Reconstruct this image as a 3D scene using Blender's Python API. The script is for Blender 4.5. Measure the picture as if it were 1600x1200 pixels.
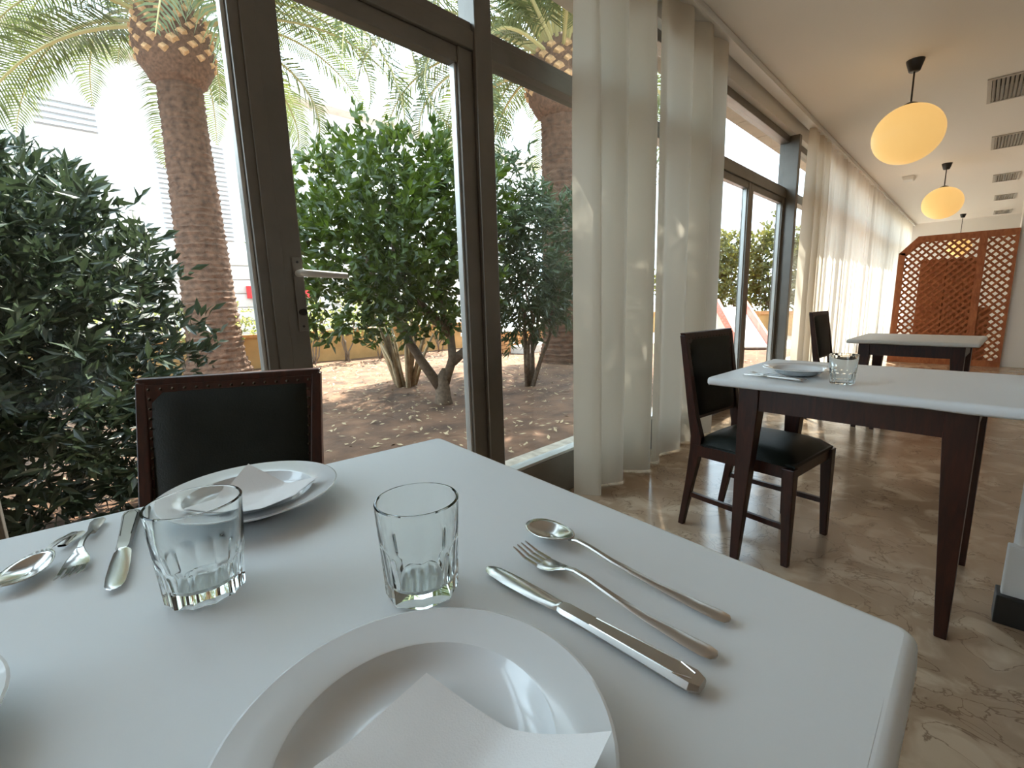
import bpy, math, random
import numpy as np
from mathutils import Vector, Matrix
PI = math.pi
for o in list(bpy.data.objects): bpy.data.objects.remove(o)
S = bpy.context.scene
COL = S.collection

# ------------------------------------------------------------------ camera
CAMZ = 1.06
FPX = 727.7
yaw, pitch, roll = (math.radians(a) for a in (44.63, 10.07, -1.67))
fw = Vector((-math.sin(yaw)*math.cos(pitch), math.cos(yaw)*math.cos(pitch), -math.sin(pitch)))
rt0 = Vector((math.cos(yaw), math.sin(yaw), 0)); up0 = rt0.cross(fw)
rt = math.cos(roll)*rt0 + math.sin(roll)*up0
up = -math.sin(roll)*rt0 + math.cos(roll)*up0
cd = bpy.data.cameras.new('camera'); cam = bpy.data.objects.new('camera', cd); COL.objects.link(cam)
cam.matrix_world = Matrix(((rt.x, up.x, -fw.x, 0), (rt.y, up.y, -fw.y, 0), (rt.z, up.z, -fw.z, CAMZ), (0, 0, 0, 1)))
cd.sensor_width = 36; cd.lens = FPX/1600*36; cd.clip_start = .01; cd.clip_end = 300
S.camera = cam
CAM = Vector((0, 0, CAMZ))

def ray(x, y):
    return (fw + (x-800)/FPX*rt - (y-600)/FPX*up)
def on_z(x, y, z):
    d = ray(x, y); t = (z-CAMZ)/d.z; return CAM + d*t
def on_x(x, y, X):
    d = ray(x, y); return CAM + d*(X/d.x)

# ------------------------------------------------------------------ light
W = bpy.data.worlds.new('world'); S.world = W; W.use_nodes = True
wn = W.node_tree.nodes; wl = W.node_tree.links
bg = wn['Background']
bg.inputs[0].default_value = (.68, .845, 1.0, 1); bg.inputs[1].default_value = 1.25
sd = bpy.data.lights.new('sun_offscreen', 'SUN'); sd.energy = 5.0; sd.angle = .009; sd.color = (1, .93, .82)
sun = bpy.data.objects.new('sun_offscreen', sd); COL.objects.link(sun)
sun.rotation_euler = Vector((1, -1.6, -2.3)).to_track_quat('-Z', 'Y').to_euler()
sun.location = (-10, 6, 20)
S.view_settings.view_transform = 'Standard'; S.view_settings.look = 'None'
S.view_settings.gamma = 1; S.view_settings.use_curve_mapping = False
S.view_settings.exposure = 2.42

# ------------------------------------------------------------------ materials
def new_mat(name):
    m = bpy.data.materials.new(name); m.use_nodes = True
    nt = m.node_tree; b = nt.nodes['Principled BSDF']
    return m, nt, b
def N(nt, t, **kw):
    n = nt.nodes.new(t)
    for k, v in kw.items():
        if k in n.inputs: n.inputs[k].default_value = v
        else: setattr(n, k, v)
    return n
def plain(name, col, rough=.5, metal=0, noise=0, nscale=20, bump=0, bscale=80, spec=.5, coat=0):
    m, nt, b = new_mat(name)
    b.inputs['Base Color'].default_value = (*col, 1); b.inputs['Roughness'].default_value = rough
    b.inputs['Metallic'].default_value = metal; b.inputs['Specular IOR Level'].default_value = spec
    b.inputs['Coat Weight'].default_value = coat
    if noise or bump:
        tc = N(nt, 'ShaderNodeTexCoord')
    if noise:
        n = N(nt, 'ShaderNodeTexNoise', Scale=nscale, Detail=5)
        nt.links.new(tc.outputs['Object'], n.inputs['Vector'])
        r = N(nt, 'ShaderNodeValToRGB')
        r.color_ramp.elements[0].position = .3; r.color_ramp.elements[1].position = .7
        r.color_ramp.elements[0].color = (*[c*(1-noise) for c in col], 1)
        r.color_ramp.elements[1].color = (*[min(1, c*(1+noise)) for c in col], 1)
        nt.links.new(n.outputs['Fac'], r.inputs['Fac']); nt.links.new(r.outputs['Color'], b.inputs['Base Color'])
    if bump:
        n2 = N(nt, 'ShaderNodeTexNoise', Scale=bscale, Detail=4)
        nt.links.new(tc.outputs['Object'], n2.inputs['Vector'])
        bm_ = N(nt, 'ShaderNodeBump', Strength=bump, Distance=.01)
        nt.links.new(n2.outputs['Fac'], bm_.inputs['Height']); nt.links.new(bm_.outputs['Normal'], b.inputs['Normal'])
    return m
M = {}
M['plaster'] = plain('plaster', (.85, .82, .78), .8, bump=.05, bscale=60)
M['ceiling'] = plain('ceiling_paint', (.88, .84, .79), .8, bump=.03, bscale=50)
M['white_paint'] = plain('white_paint', (.82, .81, .78), .5)
M['black'] = plain('black_plinth', (.02, .02, .02), .4)
M['cloth'] = plain('white_table_cover', (.82, .84, .85), .42, bump=.03, bscale=40)
M['porcelain'] = plain('porcelain', (.83, .85, .86), .16, coat=.4)
M['paper'] = plain('paper_napkin', (.86, .84, .83), .9, bump=.12, bscale=700)
M['steel'] = plain('steel', (.62, .60, .57), .2, metal=1)
M['steel_brushed'] = plain('steel_brushed', (.52, .49, .46), .33, metal=1)
M['alu'] = plain('bronze_aluminium', (.20, .182, .158), .38, metal=.5, noise=.08, nscale=8)
M['alu_light'] = plain('light_aluminium', (.62, .61, .58), .4, metal=.5)
M['black_metal'] = plain('black_metal', (.02, .018, .016), .4)
M['leather'] = plain('dark_green_leatherette', (.009, .012, .009), .5, noise=.25, nscale=12, bump=.15, bscale=220, spec=.25)
M['brass'] = plain('dark_nails', (.05, .035, .02), .4, metal=.8)
M['soil'] = plain('soil', (.15, .076, .041), .95, noise=.5, nscale=3.5, bump=.9, bscale=14)
M['terrazzo'] = plain('terrazzo', (.42, .35, .27), .6, noise=.3, nscale=18)
M['paving'] = plain('paving', (.52, .44, .36), .8, noise=.15, nscale=6)
M['ochre'] = plain('ochre_render', (.50, .29, .115), .9, noise=.25, nscale=3, bump=.3, bscale=20)
M['coping'] = plain('coping', (.72, .68, .62), .7)
M['brick'] = plain('orange_brick', (.52, .25, .10), .85, noise=.2, nscale=20)
M['bark'] = plain('shrub_bark', (.17, .115, .075), .9, noise=.3, nscale=30, bump=.5, bscale=60)
M['bark_pale'] = plain('pale_stem', (.42, .31, .18), .9, noise=.25, nscale=20)
M['palm_bark'] = plain('palm_bark', (.115, .06, .035), .95, noise=.45, nscale=14, bump=.8, bscale=50)
M['palm_boot'] = plain('palm_leaf_base', (.50, .30, .15), .85, noise=.3, nscale=25)
M['palm_boot_dark'] = plain('palm_crown_fibre', (.14, .075, .045), .95, noise=.4, nscale=25, bump=.8, bscale=40)
M['building'] = plain('white_render', (.82, .79, .76), .9, noise=.04, nscale=2)
M['block'] = plain('stone_block', (.62, .55, .49), .9, noise=.12, nscale=5)
M['shutter'] = plain('grey_louvre', (.42, .42, .43), .6)
M['red'] = plain('red_sign', (.75, .03, .03), .5)
M['sign_white'] = plain('sign_white', (.85, .85, .88), .5)
M['mauve'] = plain('sign_mark', (.45, .30, .50), .5)
M['slide_white'] = plain('slide_white', (.85, .85, .85), .4)
M['slide_red'] = plain('slide_red', (.65, .10, .05), .4)
M['vent'] = plain('vent_metal', (.50, .47, .43), .5, metal=.2)
M['cupboard'] = plain('cupboard_wood', (.34, .13, .045), .5, noise=.2, nscale=5)

def wood(name, c1, c2, rough, sc=(2, 2, 14)):
    m, nt, b = new_mat(name)
    tc = N(nt, 'ShaderNodeTexCoord'); mp = N(nt, 'ShaderNodeMapping'); mp.inputs['Scale'].default_value = sc
    n = N(nt, 'ShaderNodeTexNoise', Scale=4, Detail=6, Distortion=1.2)
    r = N(nt, 'ShaderNodeValToRGB'); r.color_ramp.elements[0].position = .35; r.color_ramp.elements[1].position = .68
    r.color_ramp.elements[0].color = (*c1, 1); r.color_ramp.elements[1].color = (*c2, 1)
    nt.links.new(tc.outputs['Object'], mp.inputs['Vector']); nt.links.new(mp.outputs['Vector'], n.inputs['Vector'])
    nt.links.new(n.outputs['Fac'], r.inputs['Fac']); nt.links.new(r.outputs['Color'], b.inputs['Base Color'])
    b.inputs['Roughness'].default_value = rough
    return m
M['wood'] = wood('mahogany', (.020, .005, .003), (.050, .012, .006), .36, (14, 14, 2))
M['lattice'] = wood('lattice_wood', (.34, .10, .034), (.48, .17, .06), .5, (5, 5, 2))

def marble():
    m, nt, b = new_mat('beige_marble')
    tc = N(nt, 'ShaderNodeTexCoord')
    n1 = N(nt, 'ShaderNodeTexNoise', Scale=1.7, Detail=7, Distortion=1.6)
    n2 = N(nt, 'ShaderNodeTexNoise', Scale=6, Detail=9, Distortion=.7)
    v = N(nt, 'ShaderNodeTexVoronoi', Scale=3.2, feature='DISTANCE_TO_EDGE')
    wv = N(nt, 'ShaderNodeVectorMath', operation='ADD'); sc = N(nt, 'ShaderNodeVectorMath', operation='SCALE'); sc.inputs['Scale'].default_value = .6
    for n in (n1, n2): nt.links.new(tc.outputs['Object'], n.inputs['Vector'])
    nt.links.new(n2.outputs['Color'], sc.inputs[0]); nt.links.new(sc.outputs[0], wv.inputs[0]); nt.links.new(tc.outputs['Object'], wv.inputs[1])
    nt.links.new(wv.outputs[0], v.inputs['Vector'])
    r1 = N(nt, 'ShaderNodeValToRGB'); e = r1.color_ramp.elements
    e[0].position = .32; e[0].color = (.34, .23, .145, 1); e[1].position = .66; e[1].color = (.50, .355, .24, 1)
    nt.links.new(n1.outputs['Fac'], r1.inputs['Fac'])
    r2 = N(nt, 'ShaderNodeValToRGB'); e = r2.color_ramp.elements
    e[0].position = .50; e[0].color = (0, 0, 0, 1); e[1].position = .63; e[1].color = (1, 1, 1, 1)
    nt.links.new(n2.outputs['Fac'], r2.inputs['Fac'])
    mx = N(nt, 'ShaderNodeMix', data_type='RGBA'); mx.inputs[7].default_value = (.60, .455, .32, 1)
    nt.links.new(r2.outputs['Color'], mx.inputs[0]); nt.links.new(r1.outputs['Color'], mx.inputs[6])
    r3 = N(nt, 'ShaderNodeValToRGB'); e = r3.color_ramp.elements
    e[0].position = .0; e[0].color = (.75, .75, .75, 1); e[1].position = .02; e[1].color = (0, 0, 0, 1)
    nt.links.new(v.outputs['Distance'], r3.inputs['Fac'])
    mx2 = N(nt, 'ShaderNodeMix', data_type='RGBA'); mx2.inputs[7].default_value = (.16, .09, .05, 1)
    nt.links.new(r3.outputs['Color'], mx2.inputs[0]); nt.links.new(mx.outputs[2], mx2.inputs[6])
    nt.links.new(mx2.outputs[2], b.inputs['Base Color'])
    b.inputs['Roughness'].default_value = .16
    return m
M['marble'] = marble()

def glass_mat(name, ior=1.47):
    m = bpy.data.materials.new(name); m.use_nodes = True; nt = m.node_tree; nt.nodes.clear()
    o = N(nt, 'ShaderNodeOutputMaterial'); g = N(nt, 'ShaderNodeBsdfGlass', Roughness=0, IOR=ior)
    g.inputs['Color'].default_value = (.985, .995, .99, 1)
    nt.links.new(g.outputs[0], o.inputs[0]); return m
M['glass'] = glass_mat('tumbler_glass', 1.36)
def pane_mat():
    m = bpy.data.materials.new('window_pane'); m.use_nodes = True; nt = m.node_tree; nt.nodes.clear()
    o = N(nt, 'ShaderNodeOutputMaterial'); t = N(nt, 'ShaderNodeBsdfTransparent'); t.inputs[0].default_value = (.93, .95, .94, 1)
    g = N(nt, 'ShaderNodeBsdfGlossy', Roughness=.02); lw = N(nt, 'ShaderNodeLayerWeight', Blend=.5); f = N(nt, 'ShaderNodeMath', operation='POWER'); f.inputs[1].default_value = 5
    f2 = N(nt, 'ShaderNodeMath', operation='MULTIPLY_ADD'); f2.inputs[1].default_value = .55; f2.inputs[2].default_value = .02
    nt.links.new(lw.outputs['Facing'], f.inputs[0]); nt.links.new(f.outputs[0], f2.inputs[0]); mx = N(nt, 'ShaderNodeMixShader')
    nt.links.new(f2.outputs[0], mx.inputs[0]); nt.links.new(t.outputs[0], mx.inputs[1]); nt.links.new(g.outputs[0], mx.inputs[2])
    nt.links.new(mx.outputs[0], o.inputs[0]); return m
M['pane'] = pane_mat()
def cloth_mat(name, col, transl, transp):
    m = bpy.data.materials.new(name); m.use_nodes = True; nt = m.node_tree; nt.nodes.clear()
    o = N(nt, 'ShaderNodeOutputMaterial'); d = N(nt, 'ShaderNodeBsdfDiffuse'); d.inputs[0].default_value = (*col, 1)
    t = N(nt, 'ShaderNodeBsdfTranslucent'); t.inputs[0].default_value = (*col, 1)
    mx = N(nt, 'ShaderNodeMixShader', Fac=transl); nt.links.new(d.outputs[0], mx.inputs[1]); nt.links.new(t.outputs[0], mx.inputs[2])
    tr = N(nt, 'ShaderNodeBsdfTransparent'); mx2 = N(nt, 'ShaderNodeMixShader', Fac=transp)
    nt.links.new(mx.outputs[0], mx2.inputs[1]); nt.links.new(tr.outputs[0], mx2.inputs[2]); nt.links.new(mx2.outputs[0], o.inputs[0]); return m
M['curtain'] = cloth_mat('heavy_sheer', (.80, .73, .62), .30, .0)
M['curtain_sheer'] = cloth_mat('light_sheer', (.86, .81, .73), .5, .16)
def leaf_mat(name, c1, c2, transl, rough=.35):
    m, nt, b = new_mat(name)
    o = [n for n in nt.nodes if n.type == 'OUTPUT_MATERIAL'][0]
    g = N(nt, 'ShaderNodeNewGeometry'); r = N(nt, 'ShaderNodeValToRGB')
    r.color_ramp.elements[0].color = (*c1, 1); r.color_ramp.elements[1].color = (*c2, 1)
    nz = N(nt, 'ShaderNodeTexNoise', Scale=9); nt.links.new(g.outputs['Position'], nz.inputs['Vector'])
    r.color_ramp.elements[0].position = .3; r.color_ramp.elements[1].position = .7
    nt.links.new(nz.outputs['Fac'], r.inputs['Fac'])
    nt.links.new(r.outputs['Color'], b.inputs['Base Color']); b.inputs['Roughness'].default_value = rough
    t = N(nt, 'ShaderNodeBsdfTranslucent'); hs = N(nt, 'ShaderNodeHueSaturation', Value=2.4, Saturation=1.1, Hue=.485)
    nt.links.new(r.outputs['Color'], hs.inputs['Color']); nt.links.new(hs.outputs[0], t.inputs[0])
    mx = N(nt, 'ShaderNodeMixShader', Fac=transl); nt.links.new(b.outputs[0], mx.inputs[1]); nt.links.new(t.outputs[0], mx.inputs[2])
    nt.links.new(mx.outputs[0], o.inputs[0]); return m
M['leaf_dark'] = leaf_mat('dark_leaf', (.022, .036, .020), (.048, .070, .036), .10)
M['leaf_green'] = leaf_mat('glossy_green_leaf', (.024, .040, .009), (.075, .115, .018), .28)
M['leaf_olive'] = leaf_mat('narrow_leaf', (.03, .05, .022), (.07, .10, .04), .2)
M['leaf_light'] = leaf_mat('light_hedge_leaf', (.14, .18, .06), (.30, .32, .12), .35)
M['leaf_hedge'] = leaf_mat('yellow_green_leaf', (.06, .065, .015), (.16, .16, .04), .25)
M['frond'] = leaf_mat('palm_leaflet', (.055, .075, .03), (.11, .13, .045), .25, .45)
M['rachis'] = plain('palm_midrib', (.42, .36, .16), .6)
def globe_mat():
    m, nt, b = new_mat('amber_globe')
    b.inputs['Base Color'].default_value = (.80, .55, .22, 1); b.inputs['Roughness'].default_value = .5
    b.inputs['Emission Color'].default_value = (1.0, .60, .20, 1); b.inputs['Emission Strength'].default_value = .13
    return m
M['globe'] = globe_mat()

# ------------------------------------------------------------------ mesh helpers
class MB:
    def __init__(s): s.v = []; s.f = []
    def add(s, V, F):
        n = len(s.v); s.v += [tuple(p) for p in V]; s.f += [tuple(i+n for i in q) for q in F]; return s
    def box(s, a, b):
        (x0, y0, z0), (x1, y1, z1) = a, b
        return s.add([(x0,y0,z0),(x1,y0,z0),(x1,y1,z0),(x0,y1,z0),(x0,y0,z1),(x1,y0,z1),(x1,y1,z1),(x0,y1,z1)],
                     [(0,3,2,1),(4,5,6,7),(0,1,5,4),(1,2,6,5),(2,3,7,6),(3,0,4,7)])
    def hexa(s, bot, top):
        return s.add(list(bot)+list(top), [(3,2,1,0),(4,5,6,7),(0,1,5,4),(1,2,6,5),(2,3,7,6),(3,0,4,7)])
    def loft(s, rings, cap=True, closed=True):
        n = len(rings[0]); V = [p for r in rings for p in r]; F = []
        for i in range(len(rings)-1):
            for j in range(n if closed else n-1):
                k = (j+1) % n; F.append((i*n+j, i*n+k, (i+1)*n+k, (i+1)*n+j))
        if cap: F.append(tuple(range(n-1, -1, -1))); F.append(tuple((len(rings)-1)*n+j for j in range(n)))
        return s.add(V, F)
    def tube(s, pts, rad, n=6, cap=True):
        pts = [Vector(p) for p in pts]; rads = rad if isinstance(rad, (list, tuple)) else [rad]*len(pts)
        rings = []
        for i, p in enumerate(pts):
            t = (pts[min(i+1, len(pts)-1)] - pts[max(i-1, 0)]).normalized()
            a = t.orthogonal() if abs(t.z) > .95 else t.cross(Vector((0, 0, 1)))
            a.normalize(); b = t.cross(a)
            if abs(t.z) > .95:
                a = Vector((1, 0, 0)) - t*t.x; a.normalize(); b = t.cross(a)
            rings.append([p + (a*math.cos(2*PI*j/n) + b*math.sin(2*PI*j/n))*rads[i] for j in range(n)])
        return s.loft(rings, cap)
    def lathe(s, prof, n=32, cap=True, c=(0, 0)):
        rings = [[(c[0]+r*math.cos(2*PI*j/n), c[1]+r*math.sin(2*PI*j/n), z) for j in range(n)] for r, z in prof]
        return s.loft(rings, cap)
    def build(s, name, mat, parent=None, smooth=False, bevel=0, sub=0, solid=0):
        me = bpy.data.meshes.new(name); me.from_pydata(s.v, [], s.f); me.update()
        return link(name, me, mat, parent, smooth, bevel, sub, solid)
def link(name, me, mat, parent=None, smooth=False, bevel=0, sub=0, solid=0):
    o = bpy.data.objects.new(name, me); COL.objects.link(o)
    if mat is not None and not me.materials: me.materials.append(M[mat])
    if parent is not None: o.parent = parent
    if smooth:
        me.polygons.foreach_set('use_smooth', [True]*len(me.polygons))
        if smooth != True: me.set_sharp_from_angle(angle=math.radians(smooth))
    if solid: md = o.modifiers.new('s', 'SOLIDIFY'); md.thickness = solid; md.offset = -1
    if bevel: md = o.modifiers.new('b', 'BEVEL'); md.width = bevel; md.segments = 2; md.limit_method = 'ANGLE'
    if sub: md = o.modifiers.new('u', 'SUBSURF'); md.levels = sub; md.render_levels = sub
    return o
def empty(name, loc=(0, 0, 0), rz=0, parent=None):
    o = bpy.data.objects.new(name, None); COL.objects.link(o); o.location = loc; o.rotation_euler = (0, 0, rz)
    o.empty_display_size = .05
    if parent is not None: o.parent = parent
    return o
def tag(o, label, cat, group=None):
    o['label'] = label; o['category'] = cat
    if group: o['group'] = group
    return o
def struct(o, label=None):
    o['kind'] = 'structure'
    if label: o['label'] = label
    return o
def stuff(o): o['kind'] = 'stuff'; return o
def copy_tree(o, parent=None):
    c = o.copy(); COL.objects.link(c); c.parent = parent
    for ch in list(o.children): copy_tree(ch, c)
    return c
def clean(o, **kw):
    for k, v in kw.items(): o[k] = v
    return o

# ------------------------------------------------------------------ room shell
CEIL = 2.79; WX = -1.565; WIN = -1.47; Y0, Y1 = -4.0, 17.0; XR = 3.6
floor = MB().box((WX-.05, Y0, -.1), (XR, Y1, 0)).build('floor', 'marble'); struct(floor, 'polished beige marble floor of the dining room')
VENTS = [(.04, 6.3), (.10, 8.5), (.16, 11.2), (.22, 13.6), (.26, 16.2)]; VW, VD = .30, .72
cm = MB().box((WX-.05, Y0, CEIL), (-.2, Y1, CEIL+.12)).box((.5, Y0, CEIL), (XR, Y1, CEIL+.12)); e_ = Y0
for vx, vy in VENTS:
    a, b, h = vy-VD/2+.02, vy+VD/2-.02, VW/2-.02
    cm.box((-.2, e_, CEIL), (.5, a, CEIL+.12)).box((-.2, a, CEIL), (vx-h, b, CEIL+.12)).box((vx+h, a, CEIL), (.5, b, CEIL+.12)); e_ = b
cm.box((-.2, e_, CEIL), (.5, Y1, CEIL+.12))
ceil = cm.build('ceiling', 'ceiling'); struct(ceil, 'plain warm white ceiling')
wl_ = MB().box((WX-.05, Y0, 2.65), (WIN, Y1, CEIL)).build('wall_left', 'plaster'); struct(wl_, 'white lintel strip above the windows')
struct(MB().box((XR, Y0, 0), (XR+.12, Y1, CEIL)).build('wall_right', 'plaster'), 'white right wall of the dining room')
struct(MB().box((WX-.05, Y0-.12, 0), (XR, Y0, CEIL)).build('wall_back', 'plaster'), 'white wall behind the near table')
struct(MB().box((WX-.05, Y1, 0), (XR, Y1+.12, CEIL)).build('wall_far', 'plaster'), 'white wall at the far end of the room')
# fins on the right, with skirting
def fin(name, x0, y0, d, label):
    w = MB().box((x0, y0, 0), (XR, y0+d, CEIL)).build(name, 'plaster', bevel=.006); struct(w, label)
fin('wall_partition_1', .175, 2.06, .12, 'white partition end beside the second table')
fin('wall_partition_2', .33, 9.02, .30, 'white wall end where the wooden lattice stops')
struct(MB().box((.155, 2.04, .09), (1.2, 2.075, .26)).build('baseboard_partition', 'white_paint', bevel=.004), 'white moulded skirting of the partition')
struct(MB().box((.145, 2.02, 0), (1.2, 2.10, .095)).build('trim_1', 'black', bevel=.003), 'black plinth under the white skirting')
# curtain track
tr = MB().box((-1.44, Y0, 2.752), (-1.335, Y1, CEIL)); trk = tr.build('trim_2', 'white_paint', bevel=.008); struct(trk, 'white curtain track along the ceiling')
MB().box((-1.352, Y0, 2.738), (-1.335, Y1, 2.754)).build('track_lip', 'white_paint', trk)

# ------------------------------------------------------------------ windows and doors
FD = .05   # half depth of frame
def bar(p, name, y0, y1, z0, z1, mat='alu', d0=-.05, d1=.04, bev=.004):
    return MB().box((WX+d0, y0, z0), (WX+d1, y1, z1)).build(name, mat, p, bevel=bev)
def pane(p, y0, y1, z0, z1, x=0):
    return MB().box((WX-.008+x, y0, z0), (WX-.002+x, y1, z1)).build('pane', 'pane', p)
ZB, ZT0, ZT1, ZH0, ZH1 = .235, 2.045, 2.115, 2.585, 2.65
def leaf(p, y0, y1, st=.06, zt=ZT0, handle=False):
    bar(p, 'stile', y0, y0+st, .02, zt, d0=-.03, d1=.03); bar(p, 'stile', y1-st, y1, .02, zt, d0=-.03, d1=.03)
    bar(p, 'bottom_rail', y0+st, y1-st, .02, ZB, d0=-.025, d1=.025); bar(p, 'top_rail', y0+st, y1-st, zt-.06, zt, d0=-.025, d1=.025)
    bar(p, 'glazing_bead', y0+st, y1-st, ZB, ZB+.014, 'alu_light', -.015, .015, .002)
    bar(p, 'glazing_bead', y1-st-.012, y1-st, ZB+.014, zt-.06, 'alu_light', -.015, .015, .002)
    pane(p, y0+st-.005, y1-st+.005, ZB-.01, zt-.055)
def fixed(p, y0, y1, low=ZB, top=ZT0):
    bar(p, 'bottom_rail', y0, y1, 0, low-.012, d0=-.035, d1=.035)
    bar(p, 'glazing_bead', y0, y1, low-.012, low+.004, 'alu_light', -.03, .03, .002)
    pane(p, y0-.005, y1+.005, low, top+.005)
def transom(p, y0, y1):
    bar(p, 'transom_bar', y0, y1, ZT0, ZT1); bar(p, 'head_bar', y0, y1, ZH0, ZH1)
    bar(p, 'sash_rail', y0, y1, ZT1, ZT1+.035, d0=-.03, d1=.028); pane(p, y0-.005, y1+.005, ZT1+.03, ZH0+.005)
def post(p, y0, y1, d1=.05):
    return bar(p, 'post', y0, y1, 0, ZH1, d0=-.05, d1=d1)
# near double door
d1 = empty('door_1', (0, 0, 0)); struct(d1, 'bronze aluminium double glass door facing the palm garden')
post(d1, -.24, -.168); post(d1, 1.385, 1.475); transom(d1, -.168, 1.385)
leaf(d1, -.168, .548, .055); leaf(d1, .552, 1.385, .075)
cover = bar(d1, 'meeting_strip', .522, .565, .02, ZT0, d0=.03, d1=.038, bev=.003)
hp = MB().box((WX+.03, .592, .985), (WX+.036, .622, 1.215)).build('handle_plate', 'alu', d1, bevel=.002)
hp['label'] = 'narrow aluminium escutcheon plate'
lev = MB().tube([(WX+.03, .607, 1.165), (WX+.075, .607, 1.165), (WX+.082, .62, 1.163), (WX+.082, .745, 1.158)], [.011, .011, .0115, .0095], 10).build('lever', 'alu_light', hp, smooth=40)
MB().tube([(WX+.034, .607, 1.045), (WX+.048, .607, 1.045)], .011, 12).build('lock_cylinder', 'black_metal', hp, smooth=40)
for z in (1.0, 1.2): MB().tube([(WX+.035, .607, z), (WX+.038, .607, z)], .004, 8).build('screw', 'black_metal', hp)
# near fixed light, mostly behind the curtain
w1 = empty('window_1'); struct(w1, 'fixed glass pane beside the near door')
fixed(w1, 1.475, 3.60); transom(w1, 1.475, 3.60)
d2 = empty('door_2'); struct(d2, 'double glass door behind the second table')
post(d2, 3.60, 3.69); transom(d2, 3.69, 5.72); leaf(d2, 3.69, 4.69, .06); leaf(d2, 4.695, 5.72, .06)
bar(d2, 'post', 5.72, 5.80, 0, ZH1, d0=-.05, d1=.13)
ys = [5.80, 8.0, 10.2, 12.4, 14.6, 16.8]
for i in range(len(ys)-1):
    w = empty('window_%d' % (i+2)); struct(w, 'tall fixed window behind the pale sheer curtains')
    fixed(w, ys[i], ys[i+1]-.08); transom(w, ys[i], ys[i+1]-.08); post(w, ys[i+1]-.08, ys[i+1])
w = empty('window_7'); struct(w, 'window bay beside the table end')
post(w, -2.6, -2.52); fixed(w, -2.52, -.24); transom(w, -2.52, -.24)
struct(MB().box((WX-.05, Y0, 0), (WIN, -2.6, 2.65)).build('wall_left_end', 'plaster'), 'white wall before the first window')
# outside eave with soffit boards
ev = MB().box((-1.86, Y0, 2.74), (WX-.05, Y1+1, 2.95)).build('roof_eave', 'building'); struct(ev, 'projecting eave outside the windows')
bd = MB().box((-1.85, 0, 2.70), (WX-.055, .60, 2.742)); first = None
for k in range(26):
    if first is None: first = bd.build('soffit_board', 'paving', ev); o = first
    else: o = first.copy(); COL.objects.link(o)
    o.location = (0, .2+k*.61, 0)

# ------------------------------------------------------------------ curtains
def curtain(y0, y1, x, nf, amp, mat, label, group, seed, z0=.015, z1=2.76, flare=0, cells=None):
    rnd = random.Random(seed); n = int(nf*22); nz = 14; V = []; F = []
    ph = [rnd.uniform(-.5, .5) for _ in range(int(nf)+3)]; am = [rnd.uniform(.55, 1.15) for _ in range(int(nf)+3)]
    for k in range(nz+1):
        t = k/nz; z = z0+(z1-z0)*t
        for i in range(n+1):
            u = i/n; f = u*nf; j = int(f); fr = f-j
            p = ph[j]*(1-fr)+ph[j+1]*fr; a = am[j]*(1-fr)+am[j+1]*fr
            aa = amp*a*(.55+.45*min(1, (1-t)*2.5+.25))
            s = math.sin(2*PI*f+p*2.2)
            dx = aa*(s*.75+.25*math.sin(4*PI*f*.7+p*5+t*.8)); dy = .10*aa*math.sin(4*PI*f+p*3)
            V.append((x+dx, y0+(y1-y0)*u+dy+flare*(1-t)*(u-.5), z))
    for k in range(nz):
        for i in range(n): a = k*(n+1)+i; F.append((a, a+1, a+n+2, a+n+1))
    m = MB(); m.add(V, F); o = m.build('curtain', mat, None, True)
    return tag(o, label, 'curtain', group)
curtain(1.93, 2.64, -1.40, 2.6, .078, 'curtain', 'grey-white full-length curtain drawn over the pane next to the near door', None, 1)
curtain(2.655, 3.60, -1.395, 3.2, .056, 'curtain', 'cream full-length curtain between the grey-white curtain and the second door', None, 5)
curtain(5.98, 6.75, -1.39, 4.6, .07, 'curtain', 'bunched cream sheer curtain just beyond the second door', None, 3)
curtain(6.8, 9.6, -1.39, 13.2, .055, 'curtain_sheer', 'sunlit sheer curtain on the far windows before the wooden lattice', None, 4)
curtain(9.65, 12.6, -1.39, 13.2, .055, 'curtain_sheer', 'pale sheer curtain on the far windows alongside the wooden lattice', None, 6)
curtain(12.65, 16.6, -1.39, 17.2, .055, 'curtain_sheer', 'pale sheer curtain at the far end wall', None, 7)

# ------------------------------------------------------------------ tables
def table(name, loc, rz, L, Wd, T, label, inset=(.085, .06), legtop=.072, legbot=.03, apron=.085):
    t = empty(name, loc, rz); tag(t, label, 'table')
    hx, hy = L/2, Wd/2; zt = T-.004
    MB().box((-hx+.016, -hy+.016, zt-.028), (hx-.016, hy-.016, zt)).build('tabletop', 'wood', t, bevel=.005)
    ax, ay = hx-inset[0], hy-inset[1]
    for sy in (-1, 1): MB().box((-ax+legtop*.5, sy*(ay-.02)-.012, zt-.03-apron), (ax-legtop*.5, sy*(ay-.02)+.012, zt-.027)).build('apron_rail', 'wood', t)
    for sx in (-1, 1): MB().box((sx*(ax-.02)-.012, -ay+legtop*.5, zt-.03-apron), (sx*(ax-.02)+.012, ay-legtop*.5, zt-.027)).build('apron_rail', 'wood', t)
    for sx in (-1, 1):
        for sy in (-1, 1):
            a, b = legtop, legbot; x, y = sx*ax, sy*ay
            def q(w, z): return [(x, y, z), (x-sx*w, y, z), (x-sx*w, y-sy*w, z), (x, y-sy*w, z)]
            lo, mi, hi = q(b, 0), q(a, zt-.03-apron), q(a, zt-.027)
            if sx*sy < 0: lo, mi, hi = lo[::-1], mi[::-1], hi[::-1]
            m = MB(); m.loft([lo, mi, hi]); m.build('leg', 'wood', t, bevel=.003)
    return t
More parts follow.
